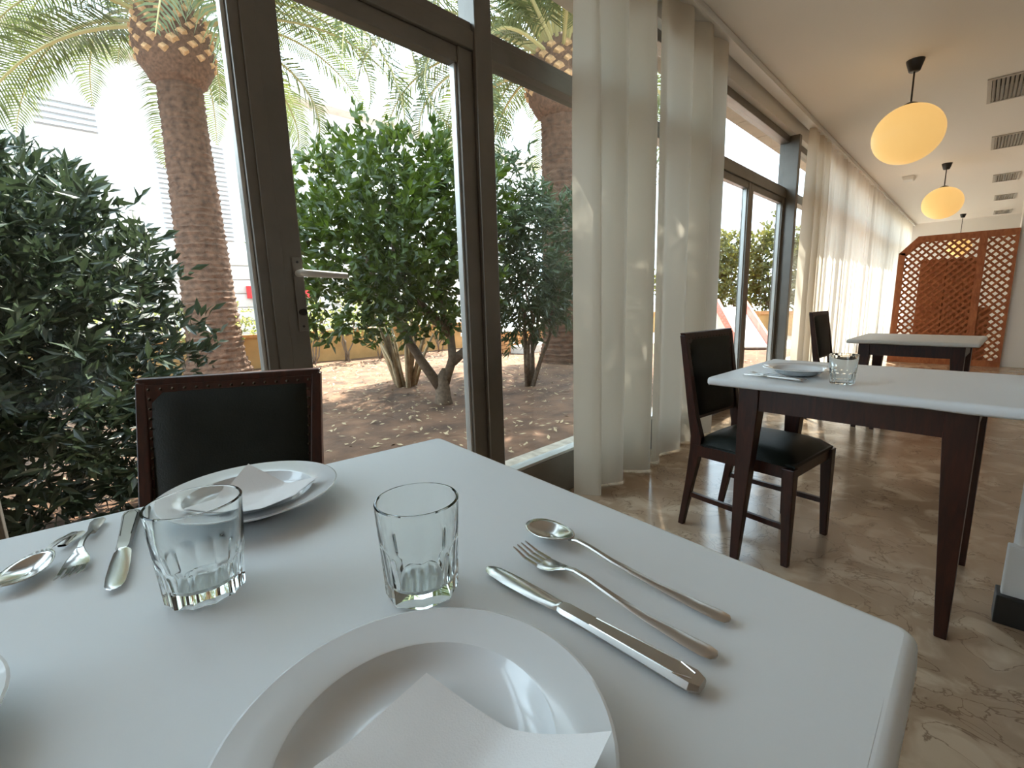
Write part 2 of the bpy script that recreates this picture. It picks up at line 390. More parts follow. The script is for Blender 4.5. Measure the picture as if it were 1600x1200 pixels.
def cover_cloth(name, loc, rz, L, Wd, T, label, r=.016, drop=.034, seed=0, skew=0):
    rnd = random.Random(seed); hx, hy = L/2, Wd/2; prof = []
    for k in range(6):
        a = k/5*PI/2; prof.append((r*(1-math.sin(a)), -r*(1-math.cos(a))))   # inset, dz
    prof = [(r*(1-math.sin(k/5*PI/2)), -r*(1-math.cos(k/5*PI/2))) for k in range(6)] + [(.0, -drop*.8), (.004, -drop)]
    def outline(ins, n=8, cr=.016):
        P = []; R_ = max(cr-ins*.8, .004)
        for (sx, sy, a0) in ((1, 1, 0), (-1, 1, PI/2), (-1, -1, PI), (1, -1, 1.5*PI)):
            cx, cy = sx*(hx-ins-R_), sy*(hy-ins-R_)
            for k in range(n+1): a = a0+k/n*PI/2; P.append((cx+R_*math.cos(a), cy+R_*math.sin(a)))
            # subdivided straight edge
            a = a0+PI/2; q0 = P[-1]; nx = {0: (-1, 1), PI/2: (-1, -1), PI: (1, -1), 1.5*PI: (1, 1)}[a0]
            c2 = (nx[0]*(hx-ins-R_)+R_*math.cos(a), nx[1]*(hy-ins-R_)+R_*math.sin(a))
            for k in range(1, 8): P.append((q0[0]+(c2[0]-q0[0])*k/8, q0[1]+(c2[1]-q0[1])*k/8))
        return P
    rings = []
    for i, (ins, dz) in enumerate(prof):
        w = .0018 if i >= 6 else 0
        rings.append([(x+rnd.uniform(-w, w), y+rnd.uniform(-w, w), T+dz+(rnd.uniform(-.002, .002) if i == 7 else 0)) for x, y in outline(ins)])
    rings = [[(x+skew*(hy-y)*(x+hx)/L, y, z) for x, y, z in r_] for r_ in rings]
    m = MB(); m.loft(rings, cap=False); n = len(rings[0]); m.f.append(tuple(range(n)))
    o = m.build(name, 'cloth', None, 45); o.location = loc; o.rotation_euler = (0, 0, rz)
    md = o.modifiers.new('s', 'SOLIDIFY'); md.thickness = .0025; md.offset = 1
    return o
T = .77; t1 = -.118
a1 = Vector((math.cos(t1), math.sin(t1), 0)); b1 = Vector((-math.sin(t1), math.cos(t1), 0))
Rc = Vector((-.004, .502, 0)); L1, W1 = .824, .92
c1 = Rc - a1*L1/2 - b1*W1/2
table('dining_table', c1, t1, L1, W1, T-.003, 'dark mahogany dining table laid for a meal beside the near garden door')
tag(cover_cloth('table_cover', c1, t1, L1, W1, T-.0025, '', seed=1, skew=.11, r=.010), 'smooth white cover on the near table laid with plates, tumblers and cutlery', 'tablecloth', None)
T2 = .75; c2 = Vector((-.265, 2.13, 0)); L2, W2 = .865, .70
table('dining_table', c2, -.06, L2, W2, T2-.003, 'dark mahogany dining table set with a single plate and tumbler', (.105, .05))
tag(cover_cloth('table_cover', c2, -.06, L2, W2, T2-.0025, '', seed=2, drop=.030, r=.013), 'white cover on the second table under one plate and one tumbler', 'tablecloth', None)
T3 = .70; c3 = Vector((-.29, 4.72, 0)); L3, W3 = .74, .72
table('dining_table', c3, -.06, L3, W3, T3-.003, 'dark wooden dining table with a bare white cover before the lattice', (.07, .06))
tag(cover_cloth('table_cover', c3, -.06, L3, W3, T3-.0025, '', seed=3, drop=.030), 'bare white cover on the table before the wooden lattice', 'tablecloth', None)

# ------------------------------------------------------------------ chairs (facing +x)
def chair(loc, rz, label, H=.90, rec=.148):
    def xb(z): return -.218-(z-.52)*rec
    c = empty('dining_chair', loc, rz); tag(c, label, 'chair')
    def sq(x, y, z, w, d): return [(x-d/2, y-w/2, z), (x+d/2, y-w/2, z), (x+d/2, y+w/2, z), (x-d/2, y+w/2, z)]
    for s in (-1, 1):
        m = MB(); m.loft([sq(.205, s*.195, 0, .026, .026), sq(.195, s*.19, .38, .045, .045), sq(.195, s*.19, .40, .045, .045)])
        m.build('front_leg', 'wood', c, bevel=.003)
        m = MB(); m.loft([sq(-.262, s*.178, 0, .024, .026), sq(-.228, s*.178, .20, .030, .034), sq(-.200, s*.178, .38, .032, .050), sq(-.198, s*.178, .44, .032, .050),
                          sq(xb(.54), s*.180, .54, .030, .040), sq(xb(.72), s*.186, .72, .026, .034), sq(xb(H), s*.194, H-.01, .022, .026)])
        m.build('back_post', 'wood', c, bevel=.003)
        m = MB(); m.box((-.20, s*.186-.012, .355), (.18, s*.186+.012, .405)); m.build('seat_rail', 'wood', c)
        m = MB(); m.loft([sq(-.235, s*.180, .135, .016, .016)[0:4], ]) if False else None
        MB().hexa([(-.245, s*.178-.008, .15), (.20, s*.192-.008, .145), (.20, s*.192+.008, .145), (-.245, s*.178+.008, .15)],
                  [(-.245, s*.178-.008, .172), (.20, s*.192-.008, .167), (.20, s*.192+.008, .167), (-.245, s*.178+.008, .172)]).build('stretcher', 'wood', c)
    MB().box((.175, -.17, .355), (.205, .17, .405)).build('seat_rail', 'wood', c)
    MB().box((-.215, -.165, .36), (-.19, .165, .405)).build('seat_rail', 'wood', c)
    # top rail
    MB().hexa([(xb(H)-.009, -.19, H-.028), (xb(H)+.015, -.19, H-.028), (xb(H)+.015, .19, H-.028), (xb(H)-.009, .19, H-.028)],
              [(xb(H)-.015, -.205, H), (xb(H)+.011, -.205, H), (xb(H)+.011, .205, H), (xb(H)-.015, .205, H)]).build('top_rail', 'wood', c, bevel=.004)
    # seat cushion
    V = []; F = []; n = 10
    for i in range(n+1):
        for j in range(n+1):
            u, v = i/n*2-1, j/n*2-1; w = .205-.02*(1-(u+1)/2)
            e = (1-abs(u)**6)*(1-abs(v)**6)
            V.append((-.005+u*.215, v*w, .405+.045*e**.5+.008*(1-u*u)*(1-v*v)))
    for i in range(n):
        for j in range(n): a = i*(n+1)+j; F.append((a, a+n+1, a+n+2, a+1))
    base = len(V); m = MB(); m.add(V, F)
    m.box((-.21, -.19, .40), (.21, .19, .412)); m.build('seat', 'leather', c, 50)
    # back panel, padded, between the posts
    z0, z1 = .52, H-.020
    xc = xb
    V = []; F = []; nu, nv = 10, 10
    for side in (1, -1):
        for i in range(nu+1):
            for j in range(nv+1):
                u, v = i/nu*2-1, j/nv; z = z0+(z1-z0)*v; w = .170+.014*v
                e = ((1-abs(u)**8)*(1-abs(2*v-1)**8))**.5
                V.append((xc(z)+side*(.006+.016*e), u*w, z))
    n1 = (nu+1)*(nv+1)
    for k in range(2):
        for i in range(nu):
            for j in range(nv):
                a = k*n1+i*(nv+1)+j; q = (a, a+nv+1, a+nv+2, a+1); F.append(q if k == 0 else q[::-1])
    m = MB(); m.add(V, F); bp = m.build('backrest', 'leather', c, 50)
    m = MB().hexa([(xc(z0)-.010, -.166, z0-.004), (xc(z0)+.010, -.166, z0-.004), (xc(z0)+.010, .166, z0-.004), (xc(z0)-.010, .166, z0-.004)],
                  [(xc(z1)-.010, -.182, z1+.004), (xc(z1)+.010, -.182, z1+.004), (xc(z1)+.010, .182, z1+.004), (xc(z1)-.010, .182, z1+.004)])
    m.build('back_frame', 'wood', c)
    m = MB()
    def stud(y, z):
        x = xc(z)+.012; r = .004
        m.add([(x+.004, y, z)]+[(x, y+r*math.cos(k*PI/3), z+r*math.sin(k*PI/3)) for k in range(6)], [(0, 1+k, 1+(k+1) % 6) for k in range(6)])
    for k in range(15):
        u = k/14*2-1; stud(u*.176, z1-.006)
    for k in range(16):
        v = k/16; z = z0+.006+(z1-z0-.012)*v
        for s in (-1, 1): stud(s*(.161+.014*v), z)
    stuff(m.build('upholstery_nails', 'brass', c))
    return c
chair((-1.010, .157, 0), math.radians(-31), 'dark chair with studded leatherette back at the near table, backed by the garden door', H=.905, rec=.30)
chair((-.605, 2.16, 0), math.radians(-8), 'dark green upholstered wooden chair pushed under the second table')
chair((-.66, 4.66, 0), math.radians(-5), 'dark green upholstered chair at the table before the lattice')

# ------------------------------------------------------------------ tableware
def plate(loc, label, R=.121):
    prof_top = [(.0, .007), (.05, .007), (.062, .0072), (.070, .0090), (.077, .0130), (.0825, .0195), (.0850, .0236), (.0868, .0245), (.105, .0265), (R-.002, .0292), (R, .0285)]
    prof_bot = [(R-.0005, .0268), (R-.012, .0245), (.095, .020), (.084, .0155), (.075, .008), (.062, .0015), (.058, 0), (.053, 0), (.05, .002), (0, .002)]
    n = 64; pts = prof_top+prof_bot
    m = MB(); rings = [[(max(r, 1e-4)*math.cos(2*PI*j/n), max(r, 1e-4)*math.sin(2*PI*j/n), z) for j in range(n)] for r, z in pts]
    m.loft(rings[::-1], cap=True); o = m.build('soup_plate', 'porcelain', None, 26); o.location = loc
    return tag(o, label, 'plate', None)
plate((-.218, .130, T), 'white rimmed plate holding a napkin next to the knife with a faceted handle')
plate((-.739, .190, T), 'white rimmed plate with a folded napkin in front of the studded chair')
plate((-.480, -.170, T), 'white rimmed plate at the table end, without a tumbler beside it')
plate((-.462, 2.045, T2), 'white plate on the second table beside a tumbler')

def napkin(A, e1, e2, s1, s2, zf, label, seed=0):
    n = 18; rnd = random.Random(seed); V = []; F = []
    A = Vector(A)
    for k in range(2):
        for i in range(n+1):
            for j in range(n+1):
                u, v = i/n, j/n
                p = A + e1*(s1*u) + e2*(s2*v); z = zf(u, v) + (0 if k == 0 else .0016+.004*u*u*(1-v))
                V.append((p.x + (k*.004*u), p.y + k*.003, z))
        o_ = k*(n+1)**2
        for i in range(n):
            for j in range(n): a = o_+i*(n+1)+j; F.append((a, a+1, a+n+2, a+n+1))
    m = MB(); m.add(V, F); ob = m.build('napkin', 'paper', None, True)
    return tag(ob, label, 'napkin')
napkin((-.266, .166, 0), Vector((.991, .134, 0)), Vector((.150, -.989, 0)), .146, .15,
       lambda u, v: T+.0125+.040*max(0, (u-.5)/.5)**1.3*(1-.5*v)+.010*max(0, .3-u)+.016*max(0, v-.45)*1.6 + .004*math.sin(u*7)*v,
       'white paper napkin on the plate next to the faceted knife')
napkin((-.80, .205, 0), Vector((.86, .51, 0)), Vector((.62, -.785, 0)), .125, .135,
       lambda u, v: T+.016+.030*max(0, 1-(u+v)*1.8)+.018*max(0, u-.5)*1.6+.016*max(0, v-.5)*1.8,
       'white paper napkin with a raised fold, on the plate before the studded chair')

def glass(loc, label, H=.10, Rb=.0365, Rt_=.0415, nf=8, rz=0, zs=.056, arch=.010, cut=1.0):
    n = nf*12; o_ = MB(); rings = []
    def ro(z): return Rb+(Rt_-Rb)*(z/H)
    zl = [0, .0015, .004] + [.004+(zs+arch+.008-.004)*k/26 for k in range(1, 27)] + [H*.80, H*.9, H-.0012, H]
    for i, z in enumerate(zl):
        r = []
        for j in range(n):
            a = 2*PI*j/n; ph = (a % (2*PI/nf))-PI/nf; u = ph/(PI/nf)
            top = zs+arch*math.sqrt(max(0, 1-u*u))-arch*.5           # arched head of each flat panel
            f = min(1, max(0, (top-z)/.006)); f = f*f*(3-2*f)
            apo = ro(z)*math.cos(PI/nf)
            rr = ro(z)*(1-f*cut)+f*cut*(apo/math.cos(ph))
            if nf > 8: rr -= f*.0012*(1-u*u)
            if i == 0: rr -= .002
            if i == len(zl)-1: rr -= .0009
            r.append((rr*math.cos(a), rr*math.sin(a), z))
        rings.append(r)
    ri = [(Rt_-.0022, H), (Rt_-.0029, H-.0012), (ro(H*.6)-.0034, H*.6), (Rb-.0052, H*.3), (Rb-.0070, .018), (Rb-.010, .0135), (Rb-.02, .0125), (.0005, .0122)]
    for r_, z in ri: rings.append([(r_*math.cos(2*PI*j/n), r_*math.sin(2*PI*j/n), z) for j in range(n)])
    o_.loft(rings, cap=True); ob = o_.build('tumbler', 'glass', None, 24); ob.location = loc; ob.rotation_euler = (0, 0, rz)
    return tag(ob, label, 'glass')
glass((-.377, .242, T), 'clear tumbler with tall octagonal facets beside the spoon and fork', rz=.2)
glass((-.547, .088, T), 'clear tumbler with short fluted base in front of the studded chair plate', Rb=.0365, Rt_=.0435, nf=12, zs=.040, arch=.008)
glass((-.298, 1.915, T2), 'clear fluted tumbler standing on the second table', Rb=.036, Rt_=.043, nf=12, zs=.038, arch=.008)

def sect(x, w, z, t, k=.55):
    return [(x, -w, z), (x, -w*k, z+t/2), (x, w*k, z+t/2), (x, w, z), (x, w*k, z-t/2), (x, -w*k, z-t/2)]
def place(o, tip, end, dz=0):
    tip, end = Vector(tip), Vector(end); d = end-tip
    o.location = (tip.x, tip.y, tip.z); o.rotation_euler = (0, 0, math.atan2(d.y, d.x)); s = d.length; return s
def knife(tip, end, z, label, L=.238):
    k = empty('table_knife'); tag(k, label, 'knife')
    s = place(k, (*tip, z), (*end, z)); f = s/.238
    st = [(.000, .002, .0030, .0012), (.004, .0062, .0030, .0016), (.012, .0088, .0030, .002), (.035, .0100, .0032, .0022), (.07, .0098, .0036, .0026), (.098, .0086, .0042, .004), (.104, .0066, .0045, .0065)]
    m = MB(); m.loft([sect(x*f, w, zz, t) for x, w, zz, t in st]); m.build('blade', 'steel', k, 40)
    st = [(.103, .0066, .0045, .0065), (.110, .0082, .0046, .0075), (.125, .0080, .0046, .0078), (.18, .0094, .0048, .0082), (.222, .0112, .005, .0088), (.231, .0112, .005, .0088), (.238, .0070, .005, .0070)]
    m = MB(); m.loft([sect(x*f, w, zz, t, .72) for x, w, zz, t in st]); h = m.build('handle', 'steel_brushed', k, 25)
    for sgn in (-1, 1):
        MB().tube([(.14*f, sgn*.0055, .0086), (.218*f, sgn*.0074, .0094), (.231*f, sgn*.0035, .0095)], .0006, 5).build('engraved_line', 'steel', h)
    return k
def arc_handle(L, x0):
    # stations x, half width, z centre, thickness
    return [(x0, .0034, .011, .003), (x0+.012, .0030, .0135, .0032), (x0+.03, .0030, .0125, .0032), (x0+.06, .0036, .008, .003), (L*.72, .0050, .0042, .003), (L*.88, .0078, .0036, .003), (L*.96, .0086, .0038, .0034), (L*.99, .0066, .0039, .003), (L, .0025, .0039, .002)]
def fork(tip, end, z, label):
    k = empty('table_fork'); tag(k, label, 'fork'); L = place(k, (*tip, z), (*end, z))
    m = MB(); m.loft([sect(x, w, zz, t, .7) for x, w, zz, t in arc_handle(L, .072)]); m.build('handle', 'steel_brushed', k, 40)
    m = MB(); m.loft([sect(x, w, zz, t, .8) for x, w, zz, t in [(.038, .0118, .0035, .0016), (.046, .0124, .0036, .0018), (.056, .0110, .0050, .002), (.065, .0070, .0085, .0026), (.074, .0034, .0112, .003)]])
    hd = m.build('head', 'steel', k, 40)
    for i in range(4):
        y = (i-1.5)*.0066; y2 = (i-1.5)*.0062
        m = MB(); m.loft([[(x, yy-w, zz-.0007), (x, yy+w, zz-.0007), (x, yy+w, zz+.0007), (x, yy-w, zz+.0007)] for x, yy, w, zz in
                          [(0, y2, .0005, .0100), (.006, y2, .0011, .0085), (.02, y, .0016, .0048), (.040, y, .0019, .0035)]]); m.build('tine', 'steel', hd)
    return k
def spoon(tip, end, z, label):
    k = empty('table_spoon'); tag(k, label, 'spoon'); L = place(k, (*tip, z), (*end, z)); f = 1
    m = MB(); m.loft([sect(x, w, zz, t, .7) for x, w, zz, t in arc_handle(L, .068)]); m.build('handle', 'steel_brushed', k, 40)
    V = []; F = []; n, nr = 28, 7; bl = .072
    for i in range(nr+1):
        r = i/nr
        for j in range(n):
            a = 2*PI*j/n; ca, sa = math.cos(a), math.sin(a)
            x = bl/2*(1+r*ca); y = r*sa*.0212*(1-.14*ca*r)
            V.append((x, y, .0025+.0085*r*r + .004*max(0, ca)*r*r))
    for i in range(nr):
        for j in range(n): q = (j+1) % n; F.append((i*n+j, (i+1)*n+j, (i+1)*n+q, i*n+q))
    m = MB(); m.add(V, F); b = m.build('bowl', 'steel', k, True); md = b.modifiers.new('s', 'SOLIDIFY'); md.thickness = .0012; md.offset = -1
    return k
knife((-.353, .311), (-.115, .308), T, 'long steel knife with a faceted handle between the plate and the fork')
fork((-.352, .361), (-.119, .346), T, 'steel fork with rounded handle between the faceted knife and the spoon')
spoon((-.382, .412), (-.127, .397), T, 'steel spoon beside the fork with the rounded handle')
knife((-.618, .019), (-.842, .062), T, 'steel knife beside the fluted tumbler, handle towards the studded chair')
fork((-.673, -.015), (-.855, .026), T, 'steel fork pointing away from the studded chair, next to a tilted spoon')
spoon((-.700, -.062), (-.822, .004), T, 'small steel spoon touching the fork that points away from the studded chair')
p = on_z(1170, 584, T2); q = on_z(1240, 592, T2)
knife((-.62, 1.925), (-.405, 1.875), T2, 'steel knife on the second table before the white plate')
fork((-.60, 1.955), (-.40, 1.905), T2, 'steel fork on the second table between the knife and plate')

# ------------------------------------------------------------------ lamps, vents, small ceiling box
def lamp(x, y, R, zc, label):
    l = empty('pendant_lamp', (x, y, CEIL)); tag(l, label, 'lamp', None)
    MB().lathe([(.058, 0), (.056, -.012), (.036, -.078), (.03, -.082)], 20).build('ceiling_rose', 'black_metal', l, 40)
    MB().tube([(0, 0, -.08), (0, 0, zc+R-CEIL)], .006, 8).build('cord', 'black_metal', l)
    m = MB(); n = 40; k = 24
    m.loft([[(R*1.02*math.sin(PI*max(i, .05)/k if i < k else PI*.998)*math.cos(2*PI*j/n), R*1.02*math.sin(PI*max(i, .05)/k if i < k else PI*.998)*math.sin(2*PI*j/n), zc-CEIL+R*.96*math.cos(PI*i/k)) for j in range(n)] for i in range(k+1)])
    g = m.build('globe', 'globe', l, True)
    MB().lathe([(.05, zc+R*.96-CEIL-.004), (.045, zc+R*.96-CEIL+.004), (.01, zc+R*.96-CEIL+.02)], 20).build('globe_cap', 'black_metal', l, 40)
    return l
lamp(-.51, 5.02, .225, 2.26, 'large amber globe lamp hanging beside the ceiling vents, nearest the second table')
lamp(-.47, 9.3, .225, 2.26, 'pale amber globe lamp hanging just before the wooden lattice')
lamp(-.40, 15.8, .225, 2.02, 'globe lamp hidden behind the top of the wooden lattice')
def vent(x, y, w, d, label):
    v = empty('ceiling_vent', (x, y, CEIL)); tag(v, label, 'vent')
    dm = MB(); x_, y_ = w/2+.03, d/2+.03        # sheet-metal duct above the opening, open below
    dm.box((-x_, -y_, .115), (-x_+.01, y_, .45)).box((x_-.01, -y_, .115), (x_, y_, .45)).box((-x_, -y_, .115), (x_, -y_+.01, .45)).box((-x_, y_-.01, .115), (x_, y_, .45)).box((-x_, -y_, .44), (x_, y_, .45))
    dm.build('duct', 'vent', v)
    fr = .028
    for a, b in (((-w/2, -d/2), (w/2, -d/2+fr)), ((-w/2, d/2-fr), (w/2, d/2)), ((-w/2, -d/2+fr), (-w/2+fr, d/2-fr)), ((w/2-fr, -d/2+fr), (w/2, d/2-fr))):
        MB().box((*a, -.012), (*b, .0)).build('frame_bar', 'vent', v)
    n = 9
    for i in range(n):
        xx = -w/2+fr+(w-2*fr)*(i+.5)/n; t = .010
        MB().hexa([(xx-.009, -d/2+fr, -.010), (xx-.006, -d/2+fr, -.010), (xx-.006, d/2-fr, -.010), (xx-.009, d/2-fr, -.010)],
                  [(xx+.006, -d/2+fr, -.002), (xx+.009, -d/2+fr, -.002), (xx+.009, d/2-fr, -.002), (xx+.006, d/2-fr, -.002)]).build('slat', 'vent', v)
nth = ['first', 'second', 'third', 'fourth', 'fifth']
for i, (x, y) in enumerate(VENTS):
    vent(x, y, VW, VD, '%s louvred ceiling vent in the row, counted from the second table' % nth[i])
o = MB().hexa([(-.06, -.10, -.055), (.06, -.10, -.055), (.06, .10, -.055), (-.06, .10, -.055)], [(-.08, -.13, 0), (.08, -.13, 0), (.08, .13, 0), (-.08, .13, 0)]).build('emergency_light', 'white_paint', None, bevel=.01)
o.location = (-.93, 9.9, CEIL); tag(o, 'small white emergency light fixed to the ceiling near the curtains', 'light')
MB().box((-.04, -.105, -.045), (.04, -.095, -.015)).build('lens', 'porcelain', o)

# ------------------------------------------------------------------ wooden lattice screen
LY = 9.0
sc_ = empty('lattice_screen', (0, LY, 0)); tag(sc_, 'reddish wooden lattice room divider with one clipped top corner', 'screen')
xl, xm0, xm1, xr, zt_ = -.86, -.035, .045, .33, 1.80
cutx, cutz = -.66, 1.585
pw = .075
MB().box((xl, -.02, 0), (xl+pw, .02, cutz)).build('side_post', 'lattice', sc_)
MB().box((xm0, -.025, 0), (xm1, .025, zt_-.03)).build('centre_post', 'lattice', sc_)
MB().box((xr-.03, -.02, 0), (xr, .02, zt_)).build('side_post', 'lattice', sc_)
MB().box((cutx, -.022, zt_-.085), (xm0, .022, zt_)).build('top_rail', 'lattice', sc_)
MB().box((xm0, -.022, zt_-.085), (xr, .022, zt_)).build('top_rail', 'lattice', sc_)
MB().box((xl+pw, -.02, 0), (xm0, .02, .08)).build('bottom_rail', 'lattice', sc_)
MB().box((xm1, -.02, 0), (xr-.03, .02, .08)).build('bottom_rail', 'lattice', sc_)
MB().hexa([(xl, -.02, cutz-.01), (xl+pw, -.02, cutz-.04), (xl+pw, .02, cutz-.04), (xl, .02, cutz-.01)],
          [(cutx, -.02, zt_), (cutx+.04, -.02, zt_-.085), (cutx+.04, .02, zt_-.085), (cutx, .02, zt_)]).build('corner_rail', 'lattice', sc_)
def slats(x0, x1, z0, z1, cut=None, pitch=.093, w=.0135):
    for sgn, yy in ((1, -.006), (-1, .006)):
        k0 = int((z0-x1)/pitch)-2 if sgn > 0 else int((z0+x0)/pitch)-2
        k1 = int((z1-x0)/pitch)+2 if sgn > 0 else int((z1+x1)/pitch)+2
        for k in range(k0, k1+1):
            c = k*pitch                      # z = sgn*x + c
            xs = sorted(((z0-c)/sgn, (z1-c)/sgn)); a, b = max(x0, xs[0]), min(x1, xs[1])
            if cut and sgn > 0:
                pass
            if cut:
                # stay under the clipped corner line z = cut0 + cut1*x
                if sgn > 0:
                    if abs(1-cut[1]) > 1e-6:
                        xi = (cut[0]-c)/(1-cut[1])
                        if cut[1] > 1: a = max(a, xi)
                        else: b = min(b, xi)
                    elif c > cut[0]: continue
                else:
                    xi = (c-cut[0])/(1+cut[1]); a = max(a, xi)
            if b-a < .03: continue
            p0, p1 = Vector((a, yy, sgn*a+c)), Vector((b, yy, sgn*b+c)); d = (p1-p0).normalized(); nrm = Vector((-d.z, 0, d.x))*w
            h = Vector((0, .006, 0))
            m = MB(); m.hexa([p0-nrm-h, p0+nrm-h, p0+nrm+h, p0-nrm+h], [p1-nrm-h, p1+nrm-h, p1+nrm+h, p1-nrm+h]); m.build('slat', 'lattice', sc_)
sl = (zt_-cutz)/(cutx-xl)
slats(xl+pw-.01, xm0+.01, .07, zt_-.08, (cutz-.04-sl*(xl+pw*.6), sl))
slats(xm1-.01, xr-.02, .07, zt_-.08)
cb = empty('wooden_cupboard', (-.33, LY+.35, 0)); tag(cb, 'brown wooden cupboard standing behind the lattice screen', 'cupboard')
MB().box((-.30, -.02, 0), (.30, .38, 1.48)).build('body', 'cupboard', cb, bevel=.004)
for s in (-1, 1): MB().box((min(s*.005, s*.29), -.036, .06), (max(s*.005, s*.29), -.019, 1.44)).build('door_panel', 'cupboard', cb, bevel=.003)
MB().box((.301, .0, 0), (.50, .36, .78)).build('side_unit', 'cupboard', cb, bevel=.003)

# ------------------------------------------------------------------ garden ground
GZ = .05
g = MB(); n = 60; V = []; F = []; rnd = random.Random(4)
gx0, gx1, gy0, gy1 = -14.0, -2.02, -9.0, 9.6
for i in range(n+1):
    for j in range(n+1):
        x, y = gx0+(gx1-gx0)*i/n, gy0+(gy1-gy0)*j/n
        h = .0 if i == n else rnd.uniform(-.012, .016)+.02*math.sin(x*2.1+y)*math.sin(y*1.3)
        V.append((x, y, GZ+h))
for i in range(n):
    for j in range(n): a = i*(n+1)+j; F.append((a, a+n+1, a+n+2, a+1))
g.add(V, F); gr = g.build('garden_ground', 'soil', None, True); struct(gr, 'bare brown garden soil outside the windows')
struct(MB().box((-2.03, -9, -.1), (WX-.045, 9.6, GZ+.012)).build('trim_3', 'terrazzo'), 'speckled terrazzo strip outside the sill')
struct(MB().box((-14, 9.6, -.1), (WX-.045, 32, GZ)).build('pavement', 'paving'), 'pale paving of the playground')
struct(MB().box((-60, -40, -.2), (-13.9, 60, GZ-.01)).build('street', 'paving'), 'pale street before the white building')
# scattered dead leaves on soil: uncountable
m = MB(); rnd = random.Random(9)
for k in range(4200):
    x, y = rnd.uniform(-7.9, -2.1), rnd.uniform(-.5, 8); a = rnd.uniform(0, 2*PI); s = rnd.uniform(.010, .034)
    d = Vector((math.cos(a), math.sin(a), rnd.uniform(-.2, .4)))*s; e = Vector((-math.sin(a), math.cos(a), rnd.uniform(-.3, .3)))*s*.4
    c = Vector((x, y, GZ+.028)); m.add([c-d, c+e, c+d, c-e], [(0, 1, 2, 3)])
lt = m.build('leaf_litter', 'bark_pale'); stuff(lt); lt['label'] = 'dry fallen leaves scattered over the garden soil'; lt['category'] = 'leaf litter'

# ------------------------------------------------------------------ foliage helpers
def leaf_mesh(name, L, w, fold, mat):
    m = MB(); m.add([(0, 0, 0), (L*.45, w, fold), (L, 0, -fold*.4), (L*.45, -w, fold), (L*.5, 0, 0)], [(0, 4, 1), (1, 4, 2), (2, 4, 3), (3, 4, 0)])
    me = bpy.data.meshes.new(name); me.from_pydata(m.v, [], m.f); me.materials.append(M[mat]); me.update(); return me
def rot_to(d, rnd):
    d = d.normalized(); a = d.orthogonal().normalized(); a.rotate(Matrix.Rotation(rnd.uniform(0, 2*PI), 3, d)); b = d.cross(a)
    if b.z < 0: b = -b; a = -a
    # bias the blade to face up
    return Matrix((d, a, d.cross(a))).transposed()
def foliage(parent, mesh, pts, singles, name='leaf'):
    """pts: list of (pos, dir, scale) in world; the `singles` nearest the camera become leaf objects"""
    rnd = random.Random(11); pts = sorted(pts, key=lambda p: (p[0]-CAM).length)
    base = np.array([v.co for v in mesh.vertices]); nb = len(base); fs = [tuple(p.vertices) for p in mesh.polygons]
    off = Vector(parent.location)
    allv = []; allf = []
    for k, (p, d, s) in enumerate(pts):
        R_ = rot_to(d, rnd); q = p-off
        if k < singles:
            o = bpy.data.objects.new(name, mesh); COL.objects.link(o); o.parent = parent
            o.matrix_local = Matrix.Translation(q) @ R_.to_4x4() @ Matrix.Scale(s, 4)
        else:
            allv.append(base @ (np.array(R_).T*s) + np.array(q)); 
    if allv:
        nL = len(allv); vv = np.concatenate(allv)
        F = (np.array(fs)[None, :, :] + (np.arange(nL)*nb)[:, None, None]).reshape(-1, len(fs[0]))
        me = bpy.data.meshes.new('foliage'); me.from_pydata(vv.tolist(), [], F.tolist()); me.materials.append(mesh.materials[0]); me.update()
        o = bpy.data.objects.new('foliage', me); COL.objects.link(o); o.parent = parent; stuff(o)
def clusters(blobs, ncl, per, rnd, spread, shell=.55, updir=.3, smin=.7, smax=1.2):
    out = []; tot = sum(b[1][0]*b[1][1]*b[1][2] for b in blobs)
    for c, r in blobs:
        k = int(ncl*r[0]*r[1]*r[2]/tot)
        for _ in range(k):
            d = Vector((rnd.gauss(0, 1), rnd.gauss(0, 1), rnd.gauss(0, 1))).normalized(); t = rnd.uniform(shell**3, 1)**(1/3)
            t *= 1+rnd.uniform(-.08, .12)
            p = Vector((c[0]+d.x*r[0]*t, c[1]+d.y*r[1]*t, c[2]+d.z*r[2]*t))
            if p.z < GZ+.06: continue
            tw = (d+Vector((rnd.uniform(-.6, .6), rnd.uniform(-.6, .6), rnd.uniform(-.3, .9)))).normalized()
            for i in range(per):
                q = p + tw*(i/per*spread) + Vector((rnd.uniform(-1, 1), rnd.uniform(-1, 1), rnd.uniform(-1, 1)))*spread*.18
                dd = (tw*.6 + Vector((rnd.gauss(0, 1), rnd.gauss(0, 1), rnd.gauss(0, .7)+updir))*.6)
                out.append((q, dd, rnd.uniform(smin, smax)))
    return out
def stems(parent, base, tips, r0, r1, mat, rnd, name='branch', wob=.08, nseg=5):
    for tp in tips:
        b = Vector(base)+Vector((rnd.uniform(-.06, .06), rnd.uniform(-.06, .06), 0)); e = Vector(tp); P = []
        for k in range(nseg+1):
            t = k/nseg; p = b.lerp(e, t); j = wob*math.sin(t*PI)
            P.append(p+Vector((rnd.uniform(-j, j), rnd.uniform(-j, j), rnd.uniform(-j, j)*.4)) - Vector(parent.location))
        MB().tube(P, [r0+(r1-r0)*k/nseg for k in range(nseg+1)], 6).build(name, mat, parent, True)

L_dark = leaf_mesh('leaf_dark', .105, .017, .006, 'leaf_dark')
L_green = leaf_mesh('leaf_green', .095, .024, .008, 'leaf_green')
L_olive = leaf_mesh('leaf_olive', .12, .013, .004, 'leaf_olive')
L_hedge = leaf_mesh('leaf_hedge', .06, .018, .005, 'leaf_hedge')
L_light = leaf_mesh('leaf_light', .06, .017, .005, 'leaf_light')

